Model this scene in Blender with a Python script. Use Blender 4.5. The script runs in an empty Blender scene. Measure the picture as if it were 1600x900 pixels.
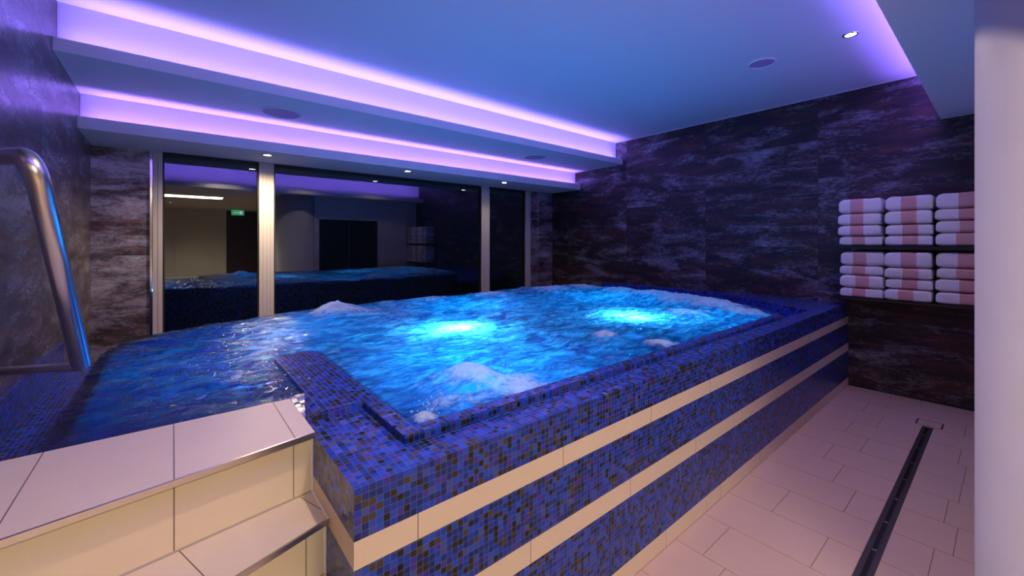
import bpy, bmesh, math, random
import numpy as np
from mathutils import Vector, Matrix, noise
random.seed(7)
SC = bpy.context.scene
COL = SC.collection
PI = math.pi

# ------------------------------------------------------------------ materials
def new_mat(name):
    m = bpy.data.materials.new(name); m.use_nodes = True
    nt = m.node_tree; nt.nodes.clear()
    out = nt.nodes.new('ShaderNodeOutputMaterial')
    return m, nt, out
class N:
    """tiny node builder"""
    def __init__(s, nt): s.nt = nt
    def n(s, t, **kw):
        nd = s.nt.nodes.new(t)
        for k, v in kw.items(): setattr(nd, k, v)
        return nd
    def put(s, sock, v):
        if hasattr(v, 'links') or isinstance(v, bpy.types.NodeSocket): s.nt.links.new(v, sock)
        else: sock.default_value = v
    def math(s, op, a, b=0.0, c=0.0, clamp=False):
        nd = s.n('ShaderNodeMath', operation=op, use_clamp=clamp)
        s.put(nd.inputs[0], a); s.put(nd.inputs[1], b); s.put(nd.inputs[2], c)
        return nd.outputs[0]
    def vmath(s, op, a, b=(0, 0, 0)):
        nd = s.n('ShaderNodeVectorMath', operation=op)
        s.put(nd.inputs[0], a); s.put(nd.inputs[1], b)
        return nd.outputs[0]
    def sep(s, v):
        nd = s.n('ShaderNodeSeparateXYZ'); s.put(nd.inputs[0], v); return nd.outputs
    def comb(s, x, y, z):
        nd = s.n('ShaderNodeCombineXYZ')
        for i, q in enumerate((x, y, z)): s.put(nd.inputs[i], q)
        return nd.outputs[0]
    def mix(s, f, a, b, blend='MIX'):
        nd = s.n('ShaderNodeMix', data_type='RGBA', blend_type=blend)
        s.put(nd.inputs[0], f); s.put(nd.inputs[6], a); s.put(nd.inputs[7], b)
        return nd.outputs[2]
    def noise(s, vec, scale, detail=4, rough=.55, dist=0.0):
        nd = s.n('ShaderNodeTexNoise')
        s.put(nd.inputs['Vector'], vec); nd.inputs['Scale'].default_value = scale
        nd.inputs['Detail'].default_value = detail; nd.inputs['Roughness'].default_value = rough
        nd.inputs['Distortion'].default_value = dist
        return nd.outputs['Fac']
    def smooth(s, v, a, b):
        nd = s.n('ShaderNodeMapRange', interpolation_type='SMOOTHSTEP')
        s.put(nd.inputs[0], v); nd.inputs[1].default_value = a; nd.inputs[2].default_value = b
        return nd.outputs[0]
    def ramp(s, f, stops, interp='LINEAR'):
        nd = s.n('ShaderNodeValToRGB'); cr = nd.color_ramp; cr.interpolation = interp
        while len(cr.elements) < len(stops): cr.elements.new(.5)
        for e, (p, c) in zip(cr.elements, stops): e.position = p; e.color = (*c, 1)
        s.put(nd.inputs[0], f); return nd.outputs[0]
    def bump(s, h, strength=.3, dist=.01, normal=None):
        nd = s.n('ShaderNodeBump'); nd.inputs['Strength'].default_value = strength
        nd.inputs['Distance'].default_value = dist; s.put(nd.inputs['Height'], h)
        if normal is not None: s.put(nd.inputs['Normal'], normal)
        return nd.outputs[0]
    def pos(s): return s.n('ShaderNodeNewGeometry').outputs['Position']
    def nrm(s): return s.n('ShaderNodeNewGeometry').outputs['True Normal']
def bsdf(nt, out, color=(.8,.8,.8), rough=.5, metal=0.0, spec=.5, emis=None, estr=0.0, normal=None, coat=0.0):
    b = nt.nodes.new('ShaderNodeBsdfPrincipled'); k = N(nt)
    k.put(b.inputs['Base Color'], (*color, 1) if isinstance(color, tuple) else color)
    k.put(b.inputs['Roughness'], rough); k.put(b.inputs['Metallic'], metal)
    b.inputs['Specular IOR Level'].default_value = spec
    b.inputs['Coat Weight'].default_value = coat
    b.inputs['Coat Roughness'].default_value = .08
    if emis: b.inputs['Emission Color'].default_value = (*emis, 1); b.inputs['Emission Strength'].default_value = estr
    if normal is not None: k.put(b.inputs['Normal'], normal)
    nt.links.new(b.outputs[0], out.inputs[0])
    return b
def plain(name, color, rough=.5, metal=0.0, spec=.5, bump=0.0, bscale=60, emis=None, estr=0.0, var=.06):
    m, nt, out = new_mat(name); k = N(nt)
    p = k.pos(); f = k.noise(p, bscale, 3)
    c = k.mix(f, (*[x*(1-var) for x in color], 1), (*[min(1, x*(1+var)) for x in color], 1))
    nm = k.bump(f, bump, .004) if bump else None
    bsdf(nt, out, c, rough, metal, spec, emis, estr, nm)
    return m
def emit(name, color, s):
    m, nt, out = new_mat(name)
    e = nt.nodes.new('ShaderNodeEmission'); e.inputs[0].default_value = (*color, 1); e.inputs[1].default_value = s
    nt.links.new(e.outputs[0], out.inputs[0]); return m

TILE = .0189
def mosaic(name, dark=.20, gain=1.0):
    """glass mosaic: square tesserae with their own random colour, thin grout"""
    m, nt, out = new_mat(name); k = N(nt)
    nr = k.nrm(); p = k.vmath('SUBTRACT', k.pos(), (0.348, 1.038, 0.835))
    off = k.vmath('SCALE', nr); off.node.inputs['Scale'].default_value = -TILE*.5
    q = k.vmath('ADD', p, off)
    s = k.vmath('SCALE', q); s.node.inputs['Scale'].default_value = 1/TILE
    cell = k.vmath('FLOOR', s); fr = k.vmath('FRACTION', s)
    wn = k.n('ShaderNodeTexWhiteNoise', noise_dimensions='3D'); k.put(wn.inputs['Vector'], cell)
    wn2 = k.n('ShaderNodeTexWhiteNoise', noise_dimensions='3D'); k.put(wn2.inputs['Vector'], k.vmath('ADD', cell, (31.3, 7.7, 5.1)))
    stops = [(0, (.010, .008, .010)), (dark*.4, (.026, .016, .011)), (dark*.8, (.060, .038, .030)),
             (dark, (.006, .016, .17)), (dark+.15, (.008, .035, .40)), (dark+.34, (.016, .060, .55)),
             (dark+.50, (.05, .028, .34)), (dark+.60, (.012, .025, .21)), (dark+.70, (.05, .07, .34))]
    stops = [(min(a, 1), tuple(x*gain for x in c)) for a, c in stops]
    c = k.ramp(wn.outputs['Value'], stops, 'CONSTANT')
    # copper streaks inside the glass
    st = k.noise(k.vmath('MULTIPLY', k.pos(), (260, 260, 60)), 1.0, 3, .6)
    st = k.smooth(st, .55, .78); w2 = k.smooth(wn2.outputs['Value'], .45, 1.0)
    c = k.mix(k.math('MULTIPLY', st, k.math('MULTIPLY', w2, .55)), c, (.34, .17, .12, 1))
    # grout, only on the axes lying in the face
    an = k.sep(k.vmath('ABSOLUTE', nr)); f3 = k.sep(fr); g = None
    for i in range(3):
        d = k.math('ABSOLUTE', k.math('SUBTRACT', f3[i], .5))
        gi = k.math('MULTIPLY', k.smooth(d, .455, .475), k.math('SUBTRACT', 1.0, k.smooth(an[i], .5, .9)))
        g = gi if g is None else k.math('MAXIMUM', g, gi)
    c = k.mix(g, c, (.05, .15, .28, 1))
    r = k.math('ADD', k.math('MULTIPLY', wn2.outputs['Value'], .16), k.math('ADD', .10, k.math('MULTIPLY', g, .45)))
    tilt = k.vmath('SUBTRACT', wn2.outputs['Color'], (.5, .5, .5)); tilt2 = k.vmath('SCALE', tilt); tilt2.node.inputs['Scale'].default_value = .09
    nm = k.vmath('NORMALIZE', k.vmath('ADD', k.n('ShaderNodeNewGeometry').outputs['Normal'], tilt2))
    nm = k.bump(k.math('SUBTRACT', 1.0, g), .35, .002, nm)
    bsdf(nt, out, c, r, 0.0, .38, normal=nm)
    return m

def stone(name, color, joints=None, origin=(0, 0), rot=0.0, width=.0028, jc=(.16, .13, .10), rough=.45, only_vertical=False, axis='XY'):
    """fine cream stoneware; joints = (spacing u, spacing v) drawn as real grout lines of the tiling"""
    m, nt, out = new_mat(name); k = N(nt)
    p = k.pos(); f = k.noise(p, 7, 5, .6); f2 = k.noise(p, 240, 2, .5)
    c = k.mix(f, (*[x*.93 for x in color], 1), (*[min(1, x*1.05) for x in color], 1))
    c = k.mix(k.math('MULTIPLY', f2, .12), c, (*[x*.7 for x in color], 1))
    h = f2
    if joints:
        x, y, z = k.sep(p)
        u, v = (x, y) if axis == 'XY' else (x, z)
        u = k.math('SUBTRACT', u, origin[0]); v = k.math('SUBTRACT', v, origin[1])
        cu = k.math('ADD', k.math('MULTIPLY', u, math.cos(rot)), k.math('MULTIPLY', v, math.sin(rot)))
        cv = k.math('SUBTRACT', k.math('MULTIPLY', v, math.cos(rot)), k.math('MULTIPLY', u, math.sin(rot)))
        g = None
        for q, sp in ((cu, joints[0]), (cv, joints[1])):
            if not sp: continue
            a = k.math('PINGPONG', q, sp/2)     # distance to the nearest joint
            gi = k.math('LESS_THAN', a, width/2)
            g = gi if g is None else k.math('MAXIMUM', g, gi)
        c = k.mix(g, c, (*jc, 1))
        h = k.math('SUBTRACT', k.math('MULTIPLY', f2, .3), g)
    bsdf(nt, out, c, rough, 0.0, .4, normal=k.bump(h, .25, .0015))
    return m

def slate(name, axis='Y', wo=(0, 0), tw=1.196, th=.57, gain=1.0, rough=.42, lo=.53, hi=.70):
    """large oxidised-metal look tile: brown-black with rust and silvery brushed patches running sideways"""
    m, nt, out = new_mat(name); k = N(nt)
    x, y, z = k.sep(k.pos())
    a = y if axis == 'Y' else x
    ua = k.math('SUBTRACT', a, wo[0]); uz = k.math('SUBTRACT', z, wo[1])
    ca = k.math('FLOOR', k.math('DIVIDE', ua, tw)); cz = k.math('FLOOR', k.math('DIVIDE', uz, th))
    wn = k.n('ShaderNodeTexWhiteNoise', noise_dimensions='3D'); k.put(wn.inputs['Vector'], k.comb(ca, cz, 3.0))
    sh = k.math('MULTIPLY', wn.outputs['Value'], 40.0)
    v = k.comb(k.math('ADD', a, sh), k.math('MULTIPLY', z, 3.2), sh)
    big = k.noise(v, 1.7, 7, .68, .5)
    fine = k.noise(k.comb(k.math('MULTIPLY', a, 22), k.math('MULTIPLY', z, 46), sh), 1.0, 6, .72, .4)
    wv = k.noise(k.comb(k.math('MULTIPLY', a, 150), k.math('MULTIPLY', z, 35), sh), 1.0, 2, .5)
    pm = k.math('ADD', k.math('MULTIPLY', big, .72), k.math('MULTIPLY', fine, .34))
    pm = k.math('ADD', pm, k.math('MULTIPLY', wv, .05))
    patch = k.smooth(pm, lo, hi)
    rustn = k.noise(k.comb(k.math('ADD', a, k.math('ADD', sh, 11.0)), k.math('MULTIPLY', z, 5.5), sh), 2.3, 6, .65, .3)
    rust = k.smooth(rustn, .42, .68)
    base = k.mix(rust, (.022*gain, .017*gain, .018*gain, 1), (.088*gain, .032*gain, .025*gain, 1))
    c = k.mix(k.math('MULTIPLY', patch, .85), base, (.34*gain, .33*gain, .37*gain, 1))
    # hairline joints
    ja = k.math('LESS_THAN', k.math('PINGPONG', ua, tw/2), .0012)
    jz = k.math('LESS_THAN', k.math('PINGPONG', uz, th/2), .0012)
    j = k.math('MAXIMUM', ja, jz)
    c = k.mix(k.math('MULTIPLY', j, .8), c, (.004, .004, .005, 1))
    r = k.math('SUBTRACT', rough+.08, k.math('MULTIPLY', patch, .14))
    bsdf(nt, out, c, r, .25, .5, normal=k.bump(k.math('SUBTRACT', pm, k.math('MULTIPLY', j, 2)), .12, .003))
    return m

M = {}
M['mosaic'] = mosaic('blue glass mosaic')
M['plaster'] = plain('white ceiling plaster', (.78, .78, .80), .85, bscale=30, var=.015)
M['plaster_wall'] = plain('white wall plaster', (.74, .72, .69), .7, bscale=9, bump=.08, var=.05)
M['column'] = plain('smooth column plaster', (.56, .54, .55), .45, bscale=5, bump=.12, var=.07)
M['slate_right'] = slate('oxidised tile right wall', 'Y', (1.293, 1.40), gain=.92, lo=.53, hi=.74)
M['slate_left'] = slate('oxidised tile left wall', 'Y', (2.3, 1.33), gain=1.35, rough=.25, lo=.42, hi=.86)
M['slate_back_lit'] = slate('oxidised tile window wall', 'X', (-.57, 1.33), tw=2.4, gain=1.7, rough=.38, lo=.45, hi=.74)  # lighter copy of the same tile; gain stands in for light on the pier
CREAM = (.74, .62, .47)
M['stripe1'] = stone('cream stripe upper', CREAM, (.58, 0), (.522, 0))
M['stripe2'] = stone('cream stripe middle', CREAM, (.58, 0), (.941, 0))
M['stripe3'] = stone('cream stripe plinth', CREAM, (.58, 0), (.65, 0))
M['tread1'] = stone('cream tread top', (.70, .60, .50), (.2865, 0), (.003, 0), jc=(.10, .09, .09))
M['tread2'] = stone('cream tread fan', (.70, .60, .49), (.2955, 0), (.007, 1.385), rot=math.radians(17.5), jc=(.12, .10, .08))
M['riser'] = stone('cream riser', (.78, .67, .48), (.2865, 0), (.003, 0), jc=(.16, .12, .08))
M['floor_tile'] = stone('cream floor tile', (.52, .375, .335), rough=.5)
M['grout'] = plain('grey grout', (.16, .13, .12), .9)
M['grout_line'] = plain('grey step grout', (.36, .33, .28), .9)
M['steel'] = plain('brushed stainless steel', (.62, .60, .58), .30, 1.0, bscale=300, bump=.03, var=.03)
M['drop'] = plain('water droplet', (.75, .85, .95), .05, 0.0, 1.0)
M['chrome'] = plain('polished chrome trim', (.75, .75, .75), .12, 1.0)
M['dark_metal'] = plain('dark grey channel', (.09, .085, .09), .38, .6)
M['basin'] = plain('pale blue basin floor', (.22, .42, .62), .5)
M['black'] = plain('black lacquer', (.006, .006, .007), .35)
M['shelf'] = plain('black shelf board', (.010, .010, .013), .35)
M['frame'] = plain('cream aluminium frame', (.52, .47, .42), .5, bscale=20, var=.02)
M['gasket'] = plain('black gasket', (.01, .01, .01), .6)
M['towel'] = plain('white terry cloth', (.80, .78, .80), .95, bscale=420, bump=.5, var=.08)
M['band'] = plain('old pink woven band', (.62, .34, .31), .9, bscale=160, bump=.5, var=.22)
M['speaker'] = plain('speaker grille cloth', (.50, .34, .52), .8, bscale=900, bump=.1, var=.1)
M['speaker_rim'] = plain('white speaker ring', (.78, .78, .78), .5)
M['white_gloss'] = plain('white door lacquer', (.72, .70, .64), .4)
M['brown'] = plain('dark brown panel', (.06, .025, .018), .35, var=.3, bscale=4)
M['led'] = emit('violet led strip', (.34, .20, 1.0), 3)
M['lamp'] = emit('warm lamp face', (1.0, .76, .46), 60)
M['uw_lamp'] = emit('cyan underwater lens', (.10, .62, 1.0), 5)
M['panel'] = emit('warm white diffuser', (1.0, .86, .68), 3.0)
M['exit_green'] = emit('green exit face', (.12, .9, .35), 2.0)
M['exit_white'] = emit('white pictogram', (.9, 1, .9), 3.0)

def glass_mat():
    m, nt, out = new_mat('double glazing')
    b = nt.nodes.new('ShaderNodeBsdfGlass'); b.inputs['IOR'].default_value = 1.85; b.inputs['Roughness'].default_value = 0.0
    b.inputs[0].default_value = (.80, .86, .90, 1)
    nt.links.new(b.outputs[0], out.inputs[0]); return m
M['glass'] = glass_mat()

def water_mat():
    m, nt, out = new_mat('whirlpool water'); k = N(nt)
    foam_a = k.n('ShaderNodeAttribute', attribute_name='foam').outputs['Fac']
    aer_a = k.n('ShaderNodeAttribute', attribute_name='air').outputs['Fac']
    p = k.pos()
    x, y, z = k.sep(p)
    # stretched ripple noise for bump
    n1 = k.noise(k.comb(k.math('MULTIPLY', x, 1.0), k.math('MULTIPLY', y, 1.7), z), 16, 5, .6, .8)
    n2 = k.noise(p, 60, 4, .6, .5)
    h = k.math('ADD', n1, k.math('MULTIPLY', n2, .22))
    bmp = k.bump(h, .42, .016)
    # air content broken up by currents
    cur = k.noise(k.comb(k.math('MULTIPLY', x, 1.0), k.math('MULTIPLY', y, 2.2), 0.0), 5.0, 7, .66, 1.2)
    air = k.math('MULTIPLY', aer_a, k.math('ADD', .35, k.math('MULTIPLY', k.smooth(cur, .33, .66), .65)), clamp=True)
    tr = nt.nodes.new('ShaderNodeBsdfTransparent'); tr.inputs[0].default_value = (.04, .15, .42, 1)
    tl = nt.nodes.new('ShaderNodeBsdfTranslucent'); k.put(tl.inputs['Normal'], bmp)
    fin = k.noise(k.comb(k.math('ADD', x, k.math('MULTIPLY', y, .5)), k.math('MULTIPLY', y, 2.6), 0.0), 15.0, 6, .68, 1.0)
    str_ = k.smooth(k.math('ADD', k.math('MULTIPLY', cur, .5), k.math('MULTIPLY', fin, .5)), .38, .68)
    bc = k.mix(str_, (.015, .30, .78, 1), (.45, .90, 1.0, 1))
    k.put(tl.inputs[0], bc)
    df = nt.nodes.new('ShaderNodeBsdfDiffuse'); df.inputs[0].default_value = (.008, .13, .42, 1); k.put(df.inputs['Normal'], bmp)
    m1 = nt.nodes.new('ShaderNodeMixShader'); m1.inputs[0].default_value = .22
    nt.links.new(tl.outputs[0], m1.inputs[1]); nt.links.new(df.outputs[0], m1.inputs[2])
    m2 = nt.nodes.new('ShaderNodeMixShader'); k.put(m2.inputs[0], air)
    nt.links.new(tr.outputs[0], m2.inputs[1]); nt.links.new(m1.outputs[0], m2.inputs[2])
    # foam
    fn = k.noise(p, 26, 6, .7, .6)
    fm = k.smooth(k.math('ADD', foam_a, k.math('MULTIPLY', k.math('SUBTRACT', fn, .5), 1.1)), .38, .95)
    fbump = k.bump(k.noise(p, 90, 4, .7), .9, .012)
    fd = nt.nodes.new('ShaderNodeBsdfDiffuse'); fd.inputs[0].default_value = (.80, .82, .90, 1); k.put(fd.inputs['Normal'], fbump)
    ft = nt.nodes.new('ShaderNodeBsdfTranslucent'); ft.inputs[0].default_value = (.30, .52, .65, 1)
    m3 = nt.nodes.new('ShaderNodeMixShader'); m3.inputs[0].default_value = .35
    nt.links.new(fd.outputs[0], m3.inputs[1]); nt.links.new(ft.outputs[0], m3.inputs[2])
    m4 = nt.nodes.new('ShaderNodeMixShader'); k.put(m4.inputs[0], k.math('MULTIPLY', fm, .78))
    nt.links.new(m2.outputs[0], m4.inputs[1]); nt.links.new(m3.outputs[0], m4.inputs[2])
    gl = nt.nodes.new('ShaderNodeBsdfGlossy'); gl.inputs['Roughness'].default_value = .045; k.put(gl.inputs['Normal'], bmp)
    fr = nt.nodes.new('ShaderNodeFresnel'); fr.inputs[0].default_value = 1.36; k.put(fr.inputs['Normal'], bmp)
    m5 = nt.nodes.new('ShaderNodeMixShader'); k.put(m5.inputs[0], k.math('MULTIPLY', fr.outputs[0], k.math('SUBTRACT', 1.0, k.math('MULTIPLY', fm, .8))))
    nt.links.new(m4.outputs[0], m5.inputs[1]); nt.links.new(gl.outputs[0], m5.inputs[2])
    nt.links.new(m5.outputs[0], out.inputs[0])
    return m
M['water'] = water_mat()

# ------------------------------------------------------------------ object helpers
def tag(o, label=None, cat=None, group=None, kind=None):
    if label: o['label'] = label
    if cat: o['category'] = cat
    if group: o['group'] = group
    if kind: o['kind'] = kind
    return o
def empty(name, loc, label=None, cat=None, group=None, kind=None):
    o = bpy.data.objects.new(name, None); COL.objects.link(o); o.location = loc
    o.empty_display_size = .1
    return tag(o, label, cat, group, kind)
def obj(name, bm, mats, parent=None, smooth=False):
    me = bpy.data.meshes.new(name); bmesh.ops.recalc_face_normals(bm, faces=bm.faces[:]); bm.to_mesh(me); bm.free()
    for mt in (mats if isinstance(mats, (list, tuple)) else [mats]): me.materials.append(M[mt])
    if smooth:
        for f in me.polygons: f.use_smooth = True
    o = bpy.data.objects.new(name, me); COL.objects.link(o)
    if parent is not None:
        o.parent = parent
        me.transform(Matrix.Translation(-parent.location))
    return o
def BM(): return bmesh.new()
def box(bm, x0, x1, y0, y1, z0, z1, bev=0.0, mi=0):
    vs = [bm.verts.new(p) for p in ((x0,y0,z0),(x1,y0,z0),(x1,y1,z0),(x0,y1,z0),(x0,y0,z1),(x1,y0,z1),(x1,y1,z1),(x0,y1,z1))]
    fs = [bm.faces.new([vs[i] for i in q]) for q in ((3,2,1,0),(4,5,6,7),(0,1,5,4),(1,2,6,5),(2,3,7,6),(3,0,4,7))]
    for f in fs: f.material_index = mi
    if bev:
        es = list({e for f in fs for e in f.edges})
        bmesh.ops.bevel(bm, geom=es, offset=bev, segments=2, affect='EDGES', profile=.6)
    return fs
def prism(bm, pts, z0, z1, mi=0):
    """pts = plan polygon; z1 may be a list of heights per point"""
    zt = z1 if isinstance(z1, (list, tuple)) else [z1]*len(pts)
    a = [bm.verts.new((p[0], p[1], z0)) for p in pts]; b = [bm.verts.new((p[0], p[1], z)) for p, z in zip(pts, zt)]
    n = len(pts); fs = [bm.faces.new(a[::-1]), bm.faces.new(b)]
    for i in range(n): fs.append(bm.faces.new([a[i], a[(i+1) % n], b[(i+1) % n], b[i]]))
    for f in fs: f.material_index = mi
    return fs
def ring(bm, inner, outer, z0, zi, zo=None):
    """closed wall between two plan loops with per-vertex tops"""
    n = len(inner); zo = zo or zi
    ib = [bm.verts.new((p[0], p[1], z0)) for p in inner]; it = [bm.verts.new((p[0], p[1], z)) for p, z in zip(inner, zi)]
    ob = [bm.verts.new((p[0], p[1], z0)) for p in outer]; ot = [bm.verts.new((p[0], p[1], z)) for p, z in zip(outer, zo)]
    for i in range(n):
        j = (i+1) % n
        bm.faces.new([it[i], it[j], ot[j], ot[i]]); bm.faces.new([ib[i], ib[j], it[j], it[i]])
        bm.faces.new([ob[i], ob[j], ot[j], ot[i]]); bm.faces.new([ib[i], ib[j], ob[j], ob[i]])
def lathe(bm, prof, c, seg=40, mi=0, axis='Z'):
    """profile of (radius, z offset) turned round a vertical axis at c"""
    rows = []
    for r, z in prof:
        rows.append([bm.verts.new((c[0]+r*math.cos(2*PI*i/seg), c[1]+r*math.sin(2*PI*i/seg), c[2]+z)) for i in range(seg)] if r > 1e-6
                    else [bm.verts.new((c[0], c[1], c[2]+z))])
    for a, b in zip(rows[:-1], rows[1:]):
        for i in range(seg):
            j = (i+1) % seg
            if len(a) == 1 and len(b) == 1: continue
            if len(a) == 1: f = bm.faces.new([a[0], b[i], b[j]])
            elif len(b) == 1: f = bm.faces.new([a[i], a[j], b[0]])
            else: f = bm.faces.new([a[i], a[j], b[j], b[i]])
            f.material_index = mi
def tube(bm, pts, r, seg=20, rr=None):
    pts = [Vector(p) for p in pts]; rows = []; up = None
    for i, p in enumerate(pts):
        t = (pts[min(i+1, len(pts)-1)]-pts[max(i-1, 0)]).normalized()
        if up is None: up = t.orthogonal().normalized()
        up = (up-t*up.dot(t)).normalized(); s = t.cross(up); q = rr[i] if rr else r
        rows.append([bm.verts.new(p+(up*math.cos(2*PI*k/seg)+s*math.sin(2*PI*k/seg))*q) for k in range(seg)])
    for a, b in zip(rows[:-1], rows[1:]):
        for k in range(seg): bm.faces.new([a[k], a[(k+1) % seg], b[(k+1) % seg], b[k]])
    bm.faces.new(rows[0][::-1]); bm.faces.new(rows[-1])
def rounded(pts, radii, n=10):
    pts = [Vector(p) for p in pts]; out = [pts[0]]
    for i in range(1, len(pts)-1):
        a = (pts[i-1]-pts[i]).normalized(); b = (pts[i+1]-pts[i]).normalized(); d = radii[i-1]
        p0 = pts[i]+a*d; p1 = pts[i]+b*d
        for k in range(n+1):
            t = k/n; out.append(p0*(1-t)**2+pts[i]*2*t*(1-t)+p1*t*t)
    out.append(pts[-1]); return out
def area(name, loc, sx, sy, power, color, rot=(0, 0, 0), shape='RECTANGLE'):
    l = bpy.data.lights.new(name, 'AREA'); l.shape = shape; l.size = sx; l.size_y = sy; l.energy = power; l.color = color
    o = bpy.data.objects.new(name, l); COL.objects.link(o); o.location = loc; o.rotation_euler = rot; return o
def spot(name, loc, power, color, angle=110, blend=.6, size=.04, rot=(0, 0, 0)):
    l = bpy.data.lights.new(name, 'SPOT'); l.energy = power; l.color = color; l.spot_size = math.radians(angle); l.spot_blend = blend
    l.shadow_soft_size = size
    o = bpy.data.objects.new(name, l); COL.objects.link(o); o.location = loc; o.rotation_euler = rot; return o

# ------------------------------------------------------------------ key dimensions (metres, floor = 0, eye at 1.45)
XL, XR = -.57, 5.30          # left wall, towel wall
YW = 5.263                   # window wall
ZC = 2.996                   # main ceiling
Z1, Z1T, Y1, R1 = 2.640, 2.722, 3.754, 3.883     # upper soffit: underside, lip top, lip front, riser
Z2, Z2T, Y2, R2 = 2.340, 2.434, 4.596, 4.711     # lower soffit
ZB, YB, RB = 2.554, .385, .115                     # bulkhead over the walkway
RIM = .835; CURB = .860; WATER = .850
PX, PY = .348, 1.038         # outer corner of the pool

# ------------------------------------------------------------------ room shell
def struct(name, bm, mats, parent=None, smooth=False):
    o = obj(name, bm, mats, parent, smooth)
    if parent is None: o['kind'] = 'structure'
    return o
# floor: real tiles on a grout bed, courses run across the walkway
b = BM()
box(b, XL-.1, XR+.1, -7.0, YW+.2, -.12, -.0025, mi=1)
known = {1: .904, 2: .563, 3: .813, 4: .566, 5: .681, 6: .796, 7: .657, 8: .80, 9: .66, 10: .80, 11: .687, 12: .5}
second = {4: .163, 5: .213, 6: .176, 7: .173}
course = .2955; x0g = 1.60; rnd = random.Random(3)
def tiles(b, xa, xb, cuts):
    cuts = sorted(cuts)
    for ya, yb in zip(cuts[:-1], cuts[1:]):
        if yb-ya < .02: continue
        g = .0014
        vs = [b.verts.new(p) for p in ((xa+g, ya+g, 0), (xb-g, ya+g, 0), (xb-g, yb-g, 0), (xa+g, yb-g, 0))]
        lo = [b.verts.new((v.co.x, v.co.y, -.0025)) for v in vs]
        b.faces.new(vs)
        for i in range(4): b.faces.new([vs[i], lo[i], lo[(i+1) % 4], vs[(i+1) % 4]])
for i in range(-7, 13):
    xa = max(XL, x0g+i*course); xb = min(XR, x0g+(i+1)*course)
    if xb <= xa: continue
    y0 = known.get(i, rnd.uniform(.3, .9)); cuts = [-7.0, 1.038]
    y = y0
    while y > -6.9: cuts.append(y); y -= .59 if not (i in second and y == y0) else y0-second[i]
    tiles(b, xa, xb, [c for c in cuts if c <= 1.038])
struct('floor', b, ['floor_tile', 'grout'])
# ceiling, walls
b = BM(); box(b, XL-.1, XR+.1, RB, R1, ZC, ZC+.1); struct('ceiling', b, 'plaster')
b = BM(); box(b, XR, XR+.15, -.2, YW+.2, -.1, ZC+.1); struct('wall_right', b, 'slate_right')
b = BM(); box(b, XL-.15, XL, -7.0, YW+.2, -.1, ZC+.1); struct('wall_left', b, 'slate_left')
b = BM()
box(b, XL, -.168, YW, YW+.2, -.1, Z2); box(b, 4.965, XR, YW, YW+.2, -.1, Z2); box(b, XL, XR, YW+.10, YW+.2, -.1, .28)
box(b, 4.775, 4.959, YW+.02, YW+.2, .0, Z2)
struct('wall_back', b, 'slate_back_lit')
# soffits: slab with a raised lip, riser behind it, trough between them
def soffit(name, zu, zt, yl, yr, ztop, yend):
    b = BM()
    prof = [(yl, zu), (yend, zu), (yend, ztop), (yr, ztop), (yr, zu+.018), (yl+.018, zu+.018), (yl+.018, zt), (yl, zt)]
    L = [b.verts.new((XL+.001, y, z)) for y, z in prof]; R = [b.verts.new((XR-.001, y, z)) for y, z in prof]
    n = len(prof)
    for i in range(n): b.faces.new([L[i], L[(i+1) % n], R[(i+1) % n], R[i]])
    b.faces.new(L); b.faces.new(R[::-1])
    return struct(name, b, 'plaster')
soffit('ceiling_soffit_upper', Z1, Z1T, Y1, R1, ZC+.05, YW+.2)
soffit('ceiling_soffit_lower', Z2, Z2T, Y2, R2, Z1-.0005, YW+.2)
# bulkhead over the walkway (lip faces the pool) and low ceiling behind it
b = BM()
prof = [(YB, ZB), (YB, ZB+.085), (YB-.018, ZB+.085), (YB-.018, ZB+.018), (RB, ZB+.018), (RB, ZC+.05), (-7.0, ZC+.05), (-7.0, ZB)]
L = [b.verts.new((XL+.001, y, z)) for y, z in prof]; R = [b.verts.new((XR-.001, y, z)) for y, z in prof]
for i in range(len(prof)):
    j = (i+1) % len(prof); b.faces.new([L[i], L[j], R[j], R[i]])
b.faces.new(L); b.faces.new(R[::-1])
struct('ceiling_bulkhead', b, 'plaster')
# rooms behind: seen only mirrored in the windows
b = BM()
box(b, 4.2, XR, -.20, -.05, 0, ZB); box(b, 2.62, 4.2, -.20, -.05, 2.02, ZB); box(b, 2.62, 2.74, -.20, -.05, 0, 2.02); box(b, 2.74, 4.2, -.20, -.05, 0, .12)
struct('wall_front', b, 'plaster_wall')
w4 = empty('window_4', (3.47, -.12, .12), kind='structure')
b = BM(); box(b, 2.74, 4.2, -.13, -.11, .12, 2.02); obj('pane', b, 'black', w4)
b = BM()
for xa, xb in ((2.74, 2.78), (3.45, 3.49), (4.16, 4.2)): box(b, xa, xb, -.135, -.09, .12, 2.02)
obj('window_frame', b, 'dark_metal', w4)
b = BM(); box(b, XL, 1.42, -6.6, -6.45, 0, ZB); struct('wall_rear', b, 'plaster_wall')
b = BM(); box(b, 1.42, 2.75, -6.6, -6.5, 0, ZB); struct('wall_rear_panel', b, 'brown')
b = BM(); box(b, 2.62, 2.75, -6.6, -.2, 0, ZB); struct('wall_corridor', b, 'brown')
d = empty('door_1', (.6, -6.45, 0), kind='structure')
b = BM(); box(b, .12, 1.02, -6.449, -6.41, .0, 2.05, .004); obj('door_leaf', b, 'white_gloss', d)
b = BM(); box(b, .06, .12, -6.449, -6.39, 0, 2.11); box(b, 1.02, 1.08, -6.449, -6.39, 0, 2.11); box(b, .12, 1.02, -6.449, -6.39, 2.05, 2.11); obj('door_frame', b, 'white_gloss', d)
b = BM(); tube(b, rounded([(.95, -6.41, 1.03), (.95, -6.35, 1.03), (.82, -6.35, 1.03)], [.02], 5), .010, 12); obj('door_handle', b, 'steel', d)
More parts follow.
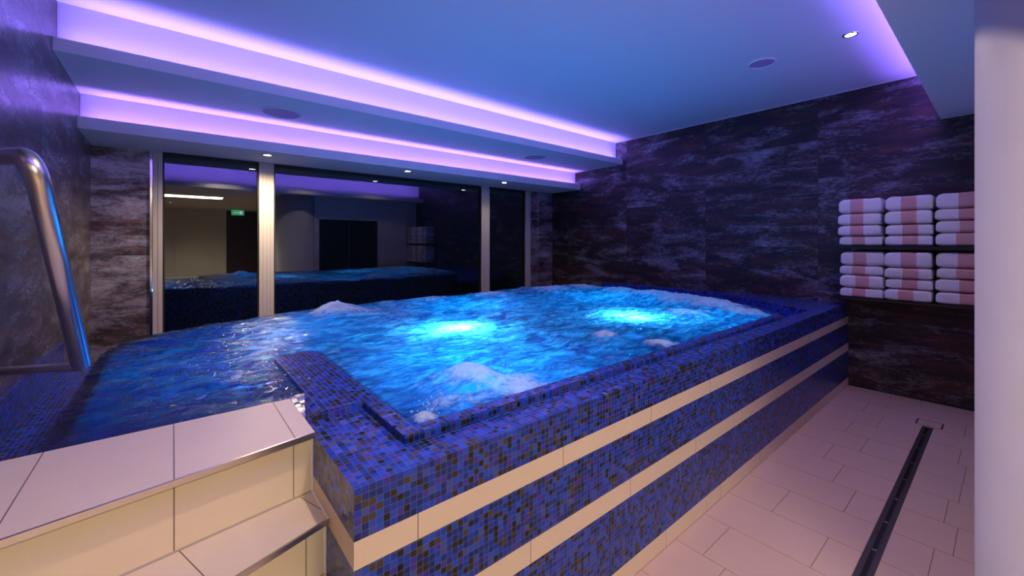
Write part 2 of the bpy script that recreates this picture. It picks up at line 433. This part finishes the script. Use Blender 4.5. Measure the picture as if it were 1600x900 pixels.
ex = empty('exit_sign', (1.62, -5.2, 2.40), 'green lit emergency exit sign under the rear ceiling, mirrored in left pane', 'exit sign')
b = BM(); box(b, 1.45, 1.79, -5.22, -5.18, 2.33, 2.50, .004); obj('housing', b, 'exit_green', ex)
b = BM()
box(b, 1.50, 1.60, -5.179, -5.177, 2.40, 2.425)
box(b, 1.66, 1.74, -5.179, -5.177, 2.36, 2.47); box(b, 1.60, 1.63, -5.179, -5.177, 2.39, 2.44)
obj('pictogram', b, 'exit_white', ex)
hr = BM(); box(hr, 1.60, 1.64, -5.21, -5.19, 2.50, ZB); obj('bracket', hr, 'steel', ex)

# ------------------------------------------------------------------ round column
b = BM(); lathe(b, [(0, 0), (.508, 0), (.508, .05), (.50, .052), (.50, ZB), (0, ZB)], (2.30, -.42, 0), 96)
c = obj('column', b, 'column', smooth=False)
for f in c.data.polygons:
    f.use_smooth = abs(f.normal.z) < .5
tag(c, 'thick round pale plaster column at the right edge of the walkway', 'column')

# ------------------------------------------------------------------ windows
GY0, GY1 = 5.300, 5.312
def window(n, xa, xb, zb=.28):
    w = empty('window_%d' % n, ((xa+xb)/2, YW, zb), kind='structure')
    b = BM(); box(b, xa-.01, xb+.01, GY0, GY1, zb, 2.325); obj('pane', b, 'glass', w)
    b = BM()
    g = .014
    box(b, xa, xa+g, YW+.012, GY0, zb, 2.325); box(b, xb-g, xb, YW+.012, GY0, zb, 2.325); box(b, xa, xb, YW+.012, GY0, 2.300, 2.339); box(b, xa, xb, YW+.012, GY0, zb, zb+.04)
    obj('gasket', b, 'gasket', w)
    return w
def mullion(w, xa, xb, name='window_frame'):
    b = BM(); n = max(2, int(round((xb-xa)/.034))); s = (xb-xa)/n
    pts = [(xa, YW+.09), (xa, YW)]
    for i in range(n):
        x = xa+i*s; pts += [(x+.0008, YW), (x+s-.0035, YW)]
        if i < n-1: pts += [(x+s-.0035, YW+.006), (x+s-.0005, YW+.006)]
    pts += [(xb, YW), (xb, YW+.09)]
    pp = []
    for p in pts:
        if not pp or (abs(p[0]-pp[-1][0])+abs(p[1]-pp[-1][1])) > 1e-4: pp.append(p)
    prism(b, pp, .28, 2.339); obj(name, b, 'frame', w)
w1 = window(1, -.075, .737); mullion(w1, -.146, -.075)
w2 = window(2, .879, 3.735); mullion(w2, .737, .879)
w3 = window(3, 3.89, 4.655); mullion(w3, 3.735, 3.89); mullion(w3, 4.655, 4.772)
b = BM(); box(b, -.170, -.148, YW-.012, YW+.05, .28, Z2-.002, .003); struct('trim_1', b, 'chrome')
b = BM(); box(b, 4.957, 4.967, YW-.006, YW+.02, .28, Z2-.002, .002); struct('trim_2', b, 'chrome')
b = BM(); box(b, XL+.001, -.172, YW-.006, YW, Z2-.012, Z2-.002, .002); struct('trim_3', b, 'chrome')
for i, (ya, yb, z) in enumerate(((R1, RB, ZC),)):
    b = BM(); box(b, XR-.006, XR, RB, R1, ZC-.006, ZC-.0005); struct('trim_4', b, 'plaster')

# ------------------------------------------------------------------ LED strips in the coves
def led(yc, z, label):
    e = empty('led_strip', ((XL+XR)/2, yc, z), label, 'light strip', 'violet cove light strips')
    b = BM(); box(b, XL+.02, XR-.02, yc-.010, yc+.010, z, z+.003); obj('carrier', b, 'steel', e)
    b = BM(); box(b, XL+.03, XR-.03, yc-.006, yc+.006, z+.0035, z+.007); obj('lit_face', b, 'led', e)
led(Y1+.060, Z1+.019, 'violet light strip lying in the upper soffit trough, nearest the main ceiling')
led(Y2+.055, Z2+.019, 'violet light strip lying in the lower soffit trough, above the windows')
led(YB-.10, ZB+.019, 'violet light strip lying in the bulkhead trough above the walkway')
VIO = (.25, .16, 1.0)
LED_A = area('led_light_upper', ((XL+XR)/2, Y1+.060, Z1+.030), XR-XL-.06, .03, 28, VIO, (PI, 0, 0))
LED_B = area('led_light_lower', ((XL+XR)/2, Y2+.055, Z2+.030), XR-XL-.06, .03, 21, (.30, .16, 1.0), (PI, 0, 0))
LED_C = area('led_light_bulkhead', ((XL+XR)/2, YB-.10, ZB+.030), XR-XL-.06, .05, 60, (.26, .13, 1.0), (PI, 0, 0))

for L_ in (LED_A, LED_B, LED_C): L_.data.spread = math.radians(112)
# ------------------------------------------------------------------ downlights and ceiling speakers
def downlight(x, y, z, label, group, power, angle=115, r=.045, col=(1.0, .77, .50), tilt=0):
    e = empty('downlight', (x, y, z), label, 'ceiling light', group)
    b = BM(); lathe(b, [(r*.80, -.001), (r*.84, -.006), (r*1.05, -.0065), (r*1.15, -.003), (r*1.18, 0)], (x, y, z), 32); obj('bezel', b, 'chrome', e, True)
    b = BM(); lathe(b, [(0, -.0022), (r*.45, -.003), (r*.80, -.0015)], (x, y, z), 32); obj('lens', b, 'lamp', e, True)
    spot('downlight_beam', (x, y, z-.012), power, col, angle, .75, r*.7, (math.radians(tilt), 0, 0))
GS = 'small round downlights in the lower soffit'
downlight(.742, 4.790, Z2, 'small warm downlight over the left window mullion', GS, 150, 160)
downlight(2.256, 4.765, Z2, 'small warm downlight over the middle of the wide window pane', GS, 22, 140)
downlight(3.780, 4.750, Z2, 'small warm downlight over the right window mullion', GS, 16, 140)
GC = 'round downlights in the high ceiling'
downlight(3.881, .747, ZC, 'round warm downlight in the high violet ceiling near the column', GC, 26, 120, .042, (1.0, .70, .52))
downlight(2.30, .747, ZC, 'round warm downlight above the middle of the walkway', GC, 36, 120, .042, (1.0, .74, .58))
downlight(.75, .747, ZC, 'round warm downlight above the pool steps', GC, 95, 125, .042, (1.0, .72, .46))
GR = 'round downlights in the low rear ceiling'
downlight(1.25, -4.3, ZB, 'round warm downlight in the low rear ceiling, mirrored in left pane', GR, 260, 140, .05)
downlight(-.05, -4.0, ZB, 'round warm downlight in the low rear ceiling beside the left wall', GR, 420, 140, .05)
pn = empty('light_panel', (.35, -1.75, ZB), 'white rectangular light panel in the low ceiling, glaring in the left pane', 'light panel')
b = BM(); box(b, -.27, .97, -2.07, -1.43, ZB-.012, ZB-.0005, .003); obj('frame', b, 'speaker_rim', pn)
b = BM(); box(b, -.25, .95, -2.05, -1.45, ZB-.015, ZB-.0122); obj('diffuser', b, 'panel', pn)
area('panel_light', (.35, -1.75, ZB-.018), 1.2, .6, 84, (1.0, .82, .60), (0, 0, 0))

def speaker(x, y, z, r, label):
    e = empty('ceiling_speaker', (x, y, z), label, 'speaker', 'round ceiling speakers')
    b = BM(); lathe(b, [(r*.91, -.002), (r*.92, -.013), (r*.98, -.014), (r, -.008), (r, 0)], (x, y, z), 56); obj('rim', b, 'speaker_rim', e, True)
    b = BM(); lathe(b, [(0, -.006), (r*.5, -.0055), (r*.91, -.004)], (x, y, z), 56); obj('grille', b, 'speaker', e, True)
speaker(.768, 4.235, Z1, .165, 'round pinkish ceiling speaker in the upper soffit above the left window')
speaker(3.878, 4.175, Z1, .165, 'round pinkish ceiling speaker in the upper soffit near the towel wall')
speaker(3.902, 1.350, ZC, .105, 'small round grey speaker in the high ceiling near the lone downlight')

# ------------------------------------------------------------------ whirlpool
pool = empty('whirlpool', (2.6, 2.4, 0), 'raised whirlpool clad in blue mosaic with three cream stripes', 'whirlpool')
# plan of the water edge (anticlockwise), tagged by the kind of edge
IN = [(.600, 1.225, 'f'), (3.80, 1.225, 'f'), (4.06, 1.46, 'f'), (4.22, 1.72, 'f'), (4.33, 1.98, 'f'), (4.38, 2.28, 'f'), (4.40, 2.7, 'f'), (4.40, 3.2, 'f'), (4.36, 3.5, 'b'),
      (4.24, 3.72, 'b'), (4.05, 3.85, 'b'), (3.75, 3.915, 'b'), (3.3, 3.93, 'b'), (1.60, 3.93, 'b'), (1.01, 3.895, 'b'), (.58, 3.815, 'b'), (.20, 3.69, 'b'), (-.06, 3.50, 'b'), (-.19, 3.32, 'b'),
      (-.243, 3.10, 'b'), (-.243, 1.765, 'b'), (.40, 1.765, 's'), (.40, 2.40, 's'), (.43, 2.43, 's'), (.57, 2.43, 's'), (.600, 2.40, 's')]
P = [Vector((a, b_)) for a, b_, _ in IN]
def offs(poly, d):
    n = len(poly); out = []
    for i in range(n):
        a = (poly[i]-poly[i-1]).normalized(); c = (poly[(i+1) % n]-poly[i]).normalized()
        na = Vector((a.y, -a.x)); nc = Vector((c.y, -c.x))
        k = 1+na.dot(nc)
        out.append(poly[i]+(na+nc)/max(k, .4)*d)
    return out
OUT = offs(P, .055)
ztop = [CURB if t in 'fs' else .838 for *_, t in IN]; ztop[21] = .838
b = BM(); ring(b, [p[:] for p in P], [p[:] for p in OUT], .0, ztop); obj('curb', b, 'mosaic', pool)
# apron bands and stripes: L-shaped plan (front leg + left return)
LP = [(PX, PY), (XR-.001, PY), (XR-.001, 1.13), (.545, 1.13), (.545, 1.52), (PX, 1.52)]
LPb = [(PX, PY), (XR-.001, PY), (XR-.001, 1.12), (.45, 1.12), (.45, 1.52), (PX, 1.52)]
b = BM(); prism(b, [(PX, PY), (4.45, PY), (4.45, 1.16), (.545, 1.16), (.545, 1.523), (PX, 1.523)], .703, RIM); obj('mosaic_band', b, 'mosaic', pool)
for z0, z1 in ((.4335, .631), (.083, .355)):
    b = BM(); prism(b, LPb, z0, z1); obj('mosaic_band', b, 'mosaic', pool)
for (z0, z1), mt in zip(((.631, .703), (.355, .4335), (.0005, .083)), ('stripe1', 'stripe2', 'stripe3')):
    b = BM(); prism(b, LPb, z0, z1); obj('cream_stripe', b, mt, pool)
# plateau between the steps and the bubbling basin
b = BM(); prism(b, [(.399, 1.523), (.548, 1.523), (.601, 1.523), (.601, 2.402), (.571, 2.431), (.429, 2.431), (.399, 2.402)], .10, CURB+.0015)
prism(b, [(PX, 1.523), (.399, 1.523), (.399, 1.762), (PX, 1.762)], .10, [RIM+.002, CURB+.0015, CURB+.0015, CURB-.004]); obj('divider', b, 'mosaic', pool)
# wide coping to the towel wall with its diagonal inner edge
b = BM(); prism(b, [(4.4505, PY), (XR-.001, PY), (XR-.001, 4.02), (5.14, 4.02), (5.14, 2.28), (4.4505, 1.17)], .703, RIM); obj('coping', b, 'mosaic', pool)
b = BM(); prism(b, [(3.6, 1.10), (XR-.01, 1.10), (XR-.01, 4.02), (4.2, 4.02), (4.2, 2.0)], .66, .735); obj('gutter', b, 'mosaic', pool)
# left overflow gutter and its low curb on the wall
b = BM(); prism(b, [(XL+.001, 1.765), (-.25, 1.765), (-.25, 3.95), (XL+.001, 3.95)], .30, .62); prism(b, [(XL+.001, 1.765), (-.545, 1.765), (-.545, 3.95), (XL+.001, 3.95)], .62, .795)
obj('gutter', b, 'mosaic', pool)
# basin floor and seat
b = BM(); prism(b, [p[:] for p in offs(P, .02)], .12, .20); obj('basin_floor', b, 'basin', pool)

# underwater lamps
def uwlamp(x, y, z, label, power):
    e = empty('underwater_light', (x, y, z), label, 'underwater light', 'cyan underwater lights')
    b = BM(); lathe(b, [(.0, 0), (.055, 0), (.085, .22), (.11, .23), (.115, .25), (.088, .262), (.085, .25)], (x, y, z-.26), 32); obj('housing', b, 'steel', e, True)
    b = BM(); lathe(b, [(0, .006), (.05, .004), (.082, -.002)], (x, y, z), 32); obj('lens', b, 'uw_lamp', e, True)
    area('underwater_beam', (x, y, z+.012), .17, .17, power, (.11, .60, 1.0), (PI, 0, 0), 'DISK')
uwlamp(1.54, 2.46, .685, 'cyan underwater light glowing near the middle of the whirlpool', 27)
uwlamp(2.90, 1.95, .685, 'cyan underwater light glowing toward the towel wall end', 22)

for x_, y_, p_ in ((2.2, 3.25, 18), (3.65, 2.75, 17), (1.15, 1.75, 19), (3.3, 1.5, 9), (.6, 3.2, 9), (.1, 2.5, 7)):  # added fill lights without fittings, spread the blue through the water
    area('basin_fill', (x_, y_, .26), .35, .35, p_*.86, (.012, .44, 1.0), (PI, 0, 0), 'DISK')
# ------------------------------------------------------------------ water surface
def vnoise(x, y, seed):
    """gradient noise on arrays"""
    r = np.random.RandomState(seed); perm = r.permutation(512); ang = r.rand(512)*2*np.pi
    xi = np.floor(x).astype(int); yi = np.floor(y).astype(int); xf = x-xi; yf = y-yi
    def g(a, c):
        h = perm[(perm[(a % 512)]+c) % 512]; return np.cos(ang[h])*(x-a)+np.sin(ang[h])*(y-c)
    u = xf*xf*xf*(xf*(xf*6-15)+10); v = yf*yf*yf*(yf*(yf*6-15)+10)
    n00 = g(xi, yi); n10 = g(xi+1, yi); n01 = g(xi, yi+1); n11 = g(xi+1, yi+1)
    return (n00*(1-u)+n10*u)*(1-v)+(n01*(1-u)+n11*u)*v
def fbm(x, y, seed, o=5, gain=.5, ridge=False):
    s = 0; a = 1; t = 0
    for i in range(o):
        n = vnoise(x*2**i+i*17.3, y*2**i-i*9.1, seed+i)
        if ridge: n = .35-np.abs(n)
        s = s+a*n; t += a; a *= gain
    return s/t
st = .0125
gx = np.arange(-.42, 4.52, st); gy = np.arange(1.16, 4.06, st)
X, Y = np.meshgrid(gx, gy, indexing='ij')
WP = []
for p, o_, (_, _, t) in zip(P, OUT, IN):
    WP.append(np.array(o_[:]) if t == 'b' else np.array((p+(o_-p)*.35)[:]))
WP[19] = np.array((-.298, 3.10)); WP[20] = np.array((-.298, 1.757)); WP[21] = np.array((.405, 1.757)); WP[22] = np.array((.405, 2.40))
WP = np.array(WP)
def inside(X, Y, poly):
    r = np.zeros(X.shape, bool); n = len(poly)
    for i in range(n):
        x1, y1 = poly[i]; x2, y2 = poly[(i+1) % n]
        c = ((y1 > Y) != (y2 > Y)); 
        with np.errstate(divide='ignore', invalid='ignore'):
            xx = (x2-x1)*(Y-y1)/(y2-y1 if y2 != y1 else 1e-12)+x1
        r ^= c & (X < xx)
    return r
def nearest(X, Y, poly):
    bd = np.full(X.shape, 1e9); bx = X.copy(); by = Y.copy(); n = len(poly)
    for i in range(n):
        a = poly[i]; c = poly[(i+1) % n]; d = c-a; L = d@d
        t = np.clip(((X-a[0])*d[0]+(Y-a[1])*d[1])/L, 0, 1); px = a[0]+t*d[0]; py = a[1]+t*d[1]
        dd = np.hypot(X-px, Y-py); m = dd < bd
        bd = np.where(m, dd, bd); bx = np.where(m, px, bx); by = np.where(m, py, by)
    return bd, bx, by
ins = inside(X, Y, WP); bd, bx, by = nearest(X, Y, WP)
cell = ins[:-1, :-1] | ins[1:, :-1] | ins[:-1, 1:] | ins[1:, 1:]
use = np.zeros(X.shape, bool)
for a in (slice(0, -1), slice(1, None)):
    for c in (slice(0, -1), slice(1, None)): use[a, c] |= cell
X = np.where(ins, X, bx); Y = np.where(ins, Y, by)
edge = np.where(ins, bd, 0.0)
# how agitated: calm entry bay on the left, strong bubbling in the main basin
sm = lambda v, a, c: (lambda t: t*t*(3-2*t))(np.clip((v-a)/(c-a), 0, 1))
ag = sm(X, .25, 1.15)*.85+.15
ag = np.where((X < .62) & (Y < 2.45), np.minimum(ag, .16), ag)
w = fbm(X*2.0+.6*fbm(X*3, Y*3, 90), Y*3.4, 11, 6, .55)*.055
w += fbm(X*4.2+fbm(X*5, Y*5, 93)*.8, Y*6.5, 21, 5, .6, True)*.040
calm = fbm(X*2.6+Y*1.2, Y*7.5+X*1.6, 41, 4, .55)*.060+fbm(X*6, Y*17+X*3, 51, 3, .55)*.020
w = w*.85; H = w*ag+calm*(1-ag)*1.0
foam = np.zeros_like(X)
jets = [(1.00, 1.47, .115, .060, 1.05), (.90, 1.52, .17, .015, .55), (1.10, 1.30, .15, .012, .85), (2.10, 1.62, .085, .045, .95), (2.00, 1.50, .12, .01, .45), (1.05, 3.62, .14, .075, 1.15), (1.15, 3.55, .26, .025, .7),
        (.80, 3.70, .20, .015, .45), (2.05, 3.78, .25, .03, .6), (2.75, 3.66, .25, .045, .75), (3.60, 3.60, .28, .055, .85), (4.05, 3.45, .22, .06, .9), (4.15, 2.95, .22, .055, .9), (4.10, 2.50, .24, .055, .95),
        (4.02, 2.10, .26, .060, 1.1), (3.92, 1.75, .24, .050, 1.1), (3.75, 1.45, .20, .025, .9), (3.30, 1.72, .18, .035, .85), (3.05, 1.48, .14, .012, .5), (2.22, 1.30, .10, .02, .85),
        (.66, 1.26, .045, .028, .95), (.78, 1.33, .08, .012, .7), (.90, 1.29, .07, .01, .6), (1.45, 1.30, .10, .01, .5), (1.75, 1.29, .06, .02, .5), (3.2, 3.75, .3, .02, .5), (1.6, 3.85, .2, .02, .5), (.62, 2.05, .05, .01, .3)]
fn = fbm(X*9, Y*9, 61, 5, .6)
for jx, jy, r, h, f in jets:
    d2 = ((X-jx)**2+(Y-jy)**2)/(r*r)*(1+1.6*fn)
    g = np.exp(-np.clip(d2, 0, 30)); H += h*g*(1+.8*fn); foam = np.maximum(foam, f*np.exp(-np.clip(d2, 0, 30)*.55))
# crests carry a little froth
foam = np.maximum(foam, sm(w*ag, .016, .045)*.30)
froth = fbm(X*28, Y*28, 71, 4, .6); H += froth*.018*np.clip(foam, 0, 1)
H += fbm(X*14, Y*18, 81, 3, .5)*.004*ag
fade = sm(edge, 0, .10)
fl = np.where((Y < 1.5) | ((X < .8) & (Y < 2.5)), .25+.75*fade, .45+.55*fade)
fl = np.where((X < .5) & (Y < 2.0), np.minimum(fl, fade**1.5), fl)
H *= fl
# the film spilling over the far and left edge
Z = WATER+H
inb = (X < -.1) | (Y > 3.6)
Z = np.where(inb & (edge < .06), np.maximum(Z, .8445), Z)
air = sm(X, .10, 1.1)*.72+.22
air = np.where((X < .62) & (Y < 2.45), .12+.12*sm(X, -.3, 0), air)
air = np.maximum(air, np.clip(foam, 0, 1)*.7)
idx = -np.ones(X.shape, int); idx[use] = np.arange(use.sum())
co = np.stack([X[use], Y[use], Z[use]], 1)
ci, cj = np.nonzero(cell)
faces = np.stack([idx[ci, cj], idx[ci+1, cj], idx[ci+1, cj+1], idx[ci, cj+1]], 1)
me = bpy.data.meshes.new('water'); me.from_pydata(co.tolist(), [], faces.tolist()); me.update()
for nm, arr in (('foam', foam), ('air', air)):
    at = me.attributes.new(nm, 'FLOAT', 'POINT'); at.data.foreach_set('value', arr[use].astype(np.float32))
me.polygons.foreach_set('use_smooth', [True]*len(me.polygons))
me.materials.append(M['water'])
wo = bpy.data.objects.new('water', me); COL.objects.link(wo)
tag(wo, 'bubbling blue water filling the mosaic whirlpool', 'water', kind='stuff')

# droplets thrown up by the strongest jets
b = BM(); rs = random.Random(5)
for jx, jy, sr, n in ((1.0, 1.40, .16, 70), (.66, 1.26, .05, 34), (1.08, 1.30, .12, 30), (2.10, 1.60, .07, 14), (4.0, 2.0, .25, 26), (1.05, 3.62, .12, 18), (3.7, 3.6, .25, 18), (.42, 1.95, .05, 10)):
    for q in range(n):
        a_ = rs.uniform(0, 2*PI); d_ = sr*math.sqrt(rs.random())
        bmesh.ops.create_icosphere(b, subdivisions=1, radius=rs.uniform(.0012, .0034), matrix=Matrix.Translation((jx+d_*math.cos(a_), jy+d_*math.sin(a_), WATER+.012+rs.random()**2*.075)))
sp = obj('spray_droplets', b, 'drop', wo, True); sp['kind'] = 'stuff'
# ------------------------------------------------------------------ steps up to the pool
ST = .852
steps = empty('pool_steps', (-.1, 1.2, 0), 'cream tiled fan steps with metal edge strips at the pool corner', 'steps')
# each step: top height, front edge right (x = PX-.001) and left (x = XL)
fr = [(ST, 1.395, 1.240), (.654, 1.250, .945), (.480, 1.075, .640), (.320, .900, .330), (.160, .730, .030)]
xr = PX-.0012; xl = XL+.0012
back = [(xl, 1.7555), (xr, 1.7555)]
for i, (z, yr, yl) in enumerate(fr):
    by_ = 1.7555 if i == 0 else fr[i-1][1]+.03
    byl = 1.7555 if i == 0 else fr[i-1][2]+.03
    b = BM(); prism(b, [(xl, yl), (xr, yr), (xr, by_), (xl, byl)], z-.013, z); obj('tread', b, 'tread1' if i == 0 else 'tread2', steps)
    b = BM(); prism(b, [(xl, yl+.028), (xr, yr+.028), (xr, by_+.02 if i else 1.705), (xl, byl+.02 if i else 1.705)], 0.0005 if i == len(fr)-1 else fr[i+1][0]-.013, z-.013); obj('riser', b, 'riser', steps)
    b = BM()
    for zz0, zz1, o0, o1 in ((z-.013, z+.0008, -.003, .004), (z-.019, z-.013, .004, .028)):
        prism(b, [(xl, yl+o0), (xr, yr+o0), (xr, yr+o1), (xl, yl+o1)], zz0, zz1)
    obj('edge_strip', b, 'steel', steps)
# sealant bead where the steps meet the mosaic
b = BM()
for i in range(2):
    z = fr[i][0]; z2 = fr[i+1][0]; y = fr[i][1]+.026
    tube(b, [(xr-.002, y, z-.02), (xr-.002, y, z2)], .004, 8)
tube(b, [(xr-.002, fr[0][1]+.026, .655), (xr-.002, fr[1][1], .655)], .004, 8)
obj('sealant', b, 'speaker_rim', steps); b = BM()
tube(b, [(xr-.002, fr[0][1]+.0275, .655), (xl, fr[0][2]+.0275, .655)], .0035, 8)
obj('grout_line', b, 'grout_line', steps); b = BM()
tube(b, [(xr-.002, fr[1][1]+.027, .481), (xl, fr[1][2]+.027, .481)], .0035, 8)
obj('grout_line', b, 'grout_line', steps)

# ------------------------------------------------------------------ handrail on the left wall
hrl = empty('handrail', (XL, 2.1, 1.05), 'bent stainless steel handrail loop on the dark left wall', 'handrail')
path = rounded([(XL+.003, 2.16, 1.715), (-.248, 1.430, 1.650), (-.2065, 1.735, 1.092)], [.085], 14)
b = BM(); tube(b, path, .0215, 28); obj('rail_tube', b, 'steel', hrl, True)
b = BM(); tube(b, rounded([(-.214, 1.68, 1.19), (-.2045, 1.742, 1.085), (XL+.003, 2.03, 1.058)], [.018], 8), .0125, 24,); obj('lower_bar', b, 'steel', hrl, True)
for y, z, r in ((2.16, 1.715, .045), (2.03, 1.058, .035)):
    b = BM()
    for q in range(1):
        seg = 28; ring0 = []
        for xx, rr_ in ((XL+.0005, r), (XL+.006, r), (XL+.009, r*.8)):
            ring0.append([b.verts.new((xx, y+rr_*math.cos(2*PI*k/seg), z+rr_*math.sin(2*PI*k/seg))) for k in range(seg)])
        for a_, c_ in zip(ring0[:-1], ring0[1:]):
            for k in range(seg): b.faces.new([a_[k], a_[(k+1) % seg], c_[(k+1) % seg], c_[k]])
        b.faces.new(ring0[0][::-1]); b.faces.new(ring0[-1])
    obj('wall_flange', b, 'steel', hrl)

# ------------------------------------------------------------------ floor drain
dr = empty('floor_drain', (2.8, .403, 0), 'long dark linear drain channel set in the cream walkway floor', 'drain')
b = BM(); box(b, .6, 4.568, .372, .394, .0005, .003); obj('channel_rim', b, 'dark_metal', dr); b = BM(); box(b, .6, 4.568, .412, .434, .0005, .003); obj('channel_rim', b, 'dark_metal', dr)
b = BM(); box(b, .6, 4.568, .394, .412, .0004, .0012); obj('slot', b, 'black', dr)
x = .75
while x < 4.5:
    b = BM(); box(b, x-.006, x+.006, .395, .411, .0012, .0024); obj('bridge_pin', b, 'steel', dr); x += .30
b = BM()
xa, xb, ya, yb = 4.60, 4.745, .325, .478
for q in ((xa, xb, ya, ya+.010), (xa, xb, yb-.010, yb)): box(b, *q, .0005, .0022)
for q in ((xa, xa+.003, ya, yb), (xb-.003, xb, ya, yb)): box(b, *q, .0005, .0018)
ac = obj('drain_cover', b, 'dark_metal', None); tag(ac, 'small rectangular drain access cover tile framed in dark metal', 'drain cover')

# ------------------------------------------------------------------ towel shelves and towels
def shelf(z0, z1, label):
    e = empty('shelf', (5.15, .52, z0), label, 'shelf', 'black towel shelves')
    b = BM(); box(b, 4.995, XR-.0008, -.049, 1.115, z0, z1, .002); obj('board', b, 'shelf', e)
    b = BM()
    b.free()
    for y in (.95, .15):
        b = BM(); box(b, 5.05, XR-.0008, y-.02, y+.02, z0-.006, z0, .001); obj('bracket', b, 'steel', e)
S1, S2 = 1.418, .926
shelf(1.385, S1, 'upper black shelf on the dark tiled wall under three towel stacks')
shelf(.906, S2, 'lower black shelf on the dark tiled wall under three towel stacks')
def towel(x0, x1, y0, y1, z0, z1, bc, bw, seed, label, group):
    """a folded towel: soft rounded block, folded edge on the left end, loose layered edge on the right end"""
    rn = random.Random(seed); W = y1-y0; Hh = z1-z0; D = x1-x0
    bc0, bc1 = y1-bc*W, y1-(bc+bw)*W     # photo left = +Y
    ys = sorted(set([y1-W*t for t in (0, .008, .022, .045, .08, .13, .2, .27)]+[bc0+.004, bc0, (bc0*2+bc1)/3, (bc0+2*bc1)/3, bc1, bc1-.004]+[y1-W*t for t in (.68, .76, .84, .9, .945, .972, .99, 1)]))
    seg = 36; b = BM(); rows = []
    for y in ys:
        t = (y1-y)/W
        e = min(t, 1-t); k = min(1, e/(.15 if t < .5 else .11)); sh = math.sqrt(max(0, 1-(1-k)**2)) if k < 1 else 1
        sh = .35+.65*sh if t < .5 else .62+.38*sh
        row = []
        for s in range(seg):
            a = 2*PI*s/seg; ca, sa = math.cos(a), math.sin(a); n = .32
            px = math.copysign(abs(ca)**n, ca); pz = math.copysign(abs(sa)**n, sa)
            hx = D/2*(.93+.07*sh); hz = Hh/2*sh
            if t > .9 and pz > -.9: px *= 1+.02*math.sin(pz*14+seed)
            nz = noise.noise(Vector((px*2+seed*3.1, y*9, pz*2))); n2 = noise.noise(Vector((seed*5.3, y*26, pz*1.7)))
            x = (x0+x1)/2+px*hx*(1+.012*nz); z = (z0+z1)/2+pz*hz; x += n2*.004
            if pz > 0: z -= abs(nz)*.007*min(1, k)
            # sag: the lowest line stays on what carries it
            if pz < 0: z = z0+(z-(z0+(Hh/2)*(1-sh)))*1.0+(Hh/2)*(1-sh)*.55
            # layered fold lines on the front face
            if ca < -.5: x += .0035*math.cos((z-z0)/Hh*PI*2*2+rn.random()*.3)*(1-abs(pz)**4)
            row.append(b.verts.new((x, y, z)))
        rows.append(row)
    mid = lambda v: (v[0]+v[1])/2
    for i, (p, q) in enumerate(zip(rows[:-1], rows[1:])):
        yc = (ys[i]+ys[i+1])/2; mi = 1 if bc1 < yc < bc0 else 0
        for s in range(seg):
            f = b.faces.new([p[s], p[(s+1) % seg], q[(s+1) % seg], q[s]]); f.material_index = mi
    b.faces.new(rows[0][::-1]); b.faces.new(rows[-1])
    o = obj('towel', b, ['towel', 'band'], None, True)
    return tag(o, label, 'towel', group)
cols = [('left', 1.056, .738, (.30, .31)), ('middle', .722, .415, (.36, .33)), ('right', .398, .085, (.42, .33))]
hts = {('u', 0): (110, 86, 79, 73), ('u', 1): (105, 98, 77, 78), ('u', 2): (117, 86, 92, 100), ('l', 0): (108, 70, 94, 73), ('l', 1): (126, 87, 80, 95), ('l', 2): (123, 85, 102, 100)}
dep = {'u': (.0, .002, .0, .004), 'l': (.0, .004, .0, .006)}
bandoff = {('u', 0): (-.02, 0, 0, 0), ('u', 1): (-.02, 0, .01, .02), ('u', 2): (0, .03, .03, -.03), ('l', 0): (0, 0, .08, 0), ('l', 1): (0, .04, 0, -.06), ('l', 2): (-.01, -.05, .03, .03)}
rank = ('topmost', 'second from top', 'third from top', 'bottom')
sd = 0
for lv, base, tot, where in (('u', S1, .455, 'upper'), ('l', S2, .448, 'lower')):
    for c, (nm, ya, yb, (bc, bw)) in enumerate(cols):
        hs = hts[(lv, c)]; sc = (tot-.004)/sum(hs); z = base+.0008
        for k in (3, 2, 1, 0):
            sd += 1; h = hs[k]*sc; rn = random.Random(sd*7+1)
            dy = rn.uniform(-.006, .006); dx = rn.uniform(-.008, .008)
            if lv == 'l' and c == 0: dy -= .008
            towel(5.005+dx, 5.285+dx*.3, yb+dy+.002, ya+dy-.002, z+.0006, z+h-.0006, bc+bandoff[(lv, c)][k], bw, sd,
                  'white towel with pink band, %s of the %s stack on %s shelf' % (rank[k], nm, where), 'folded towels on the %s shelf' % where)
            z += h

# ------------------------------------------------------------------ world, camera, colour
wd = bpy.data.worlds.new('night'); SC.world = wd; wd.use_nodes = True
wd.node_tree.nodes['Background'].inputs[0].default_value = (.004, .006, .012, 1); wd.node_tree.nodes['Background'].inputs[1].default_value = .3
cam = bpy.data.cameras.new('camera'); co_ = bpy.data.objects.new('camera', cam); COL.objects.link(co_)
cam.sensor_width = 36; cam.lens = 641.4/1600*36; cam.shift_y = -(450-379.12)/1600; cam.clip_start = .01
co_.location = (0, 0, 1.45); co_.rotation_euler = (PI/2, 0, math.radians(50.406)-PI/2)
SC.camera = co_
SC.view_settings.view_transform = 'Standard'; SC.view_settings.look = 'None'; SC.view_settings.gamma = 1; SC.view_settings.use_curve_mapping = False
SC.view_settings.exposure = 0.0
cy = SC.cycles
cy.use_denoising = True
try: cy.denoiser = 'OPENIMAGEDENOISE'
except Exception: pass
cy.max_bounces = 10; cy.diffuse_bounces = 5; cy.glossy_bounces = 5; cy.transmission_bounces = 8; cy.transparent_max_bounces = 12
cy.sample_clamp_indirect = 6; cy.caustics_reflective = False; cy.caustics_refractive = False
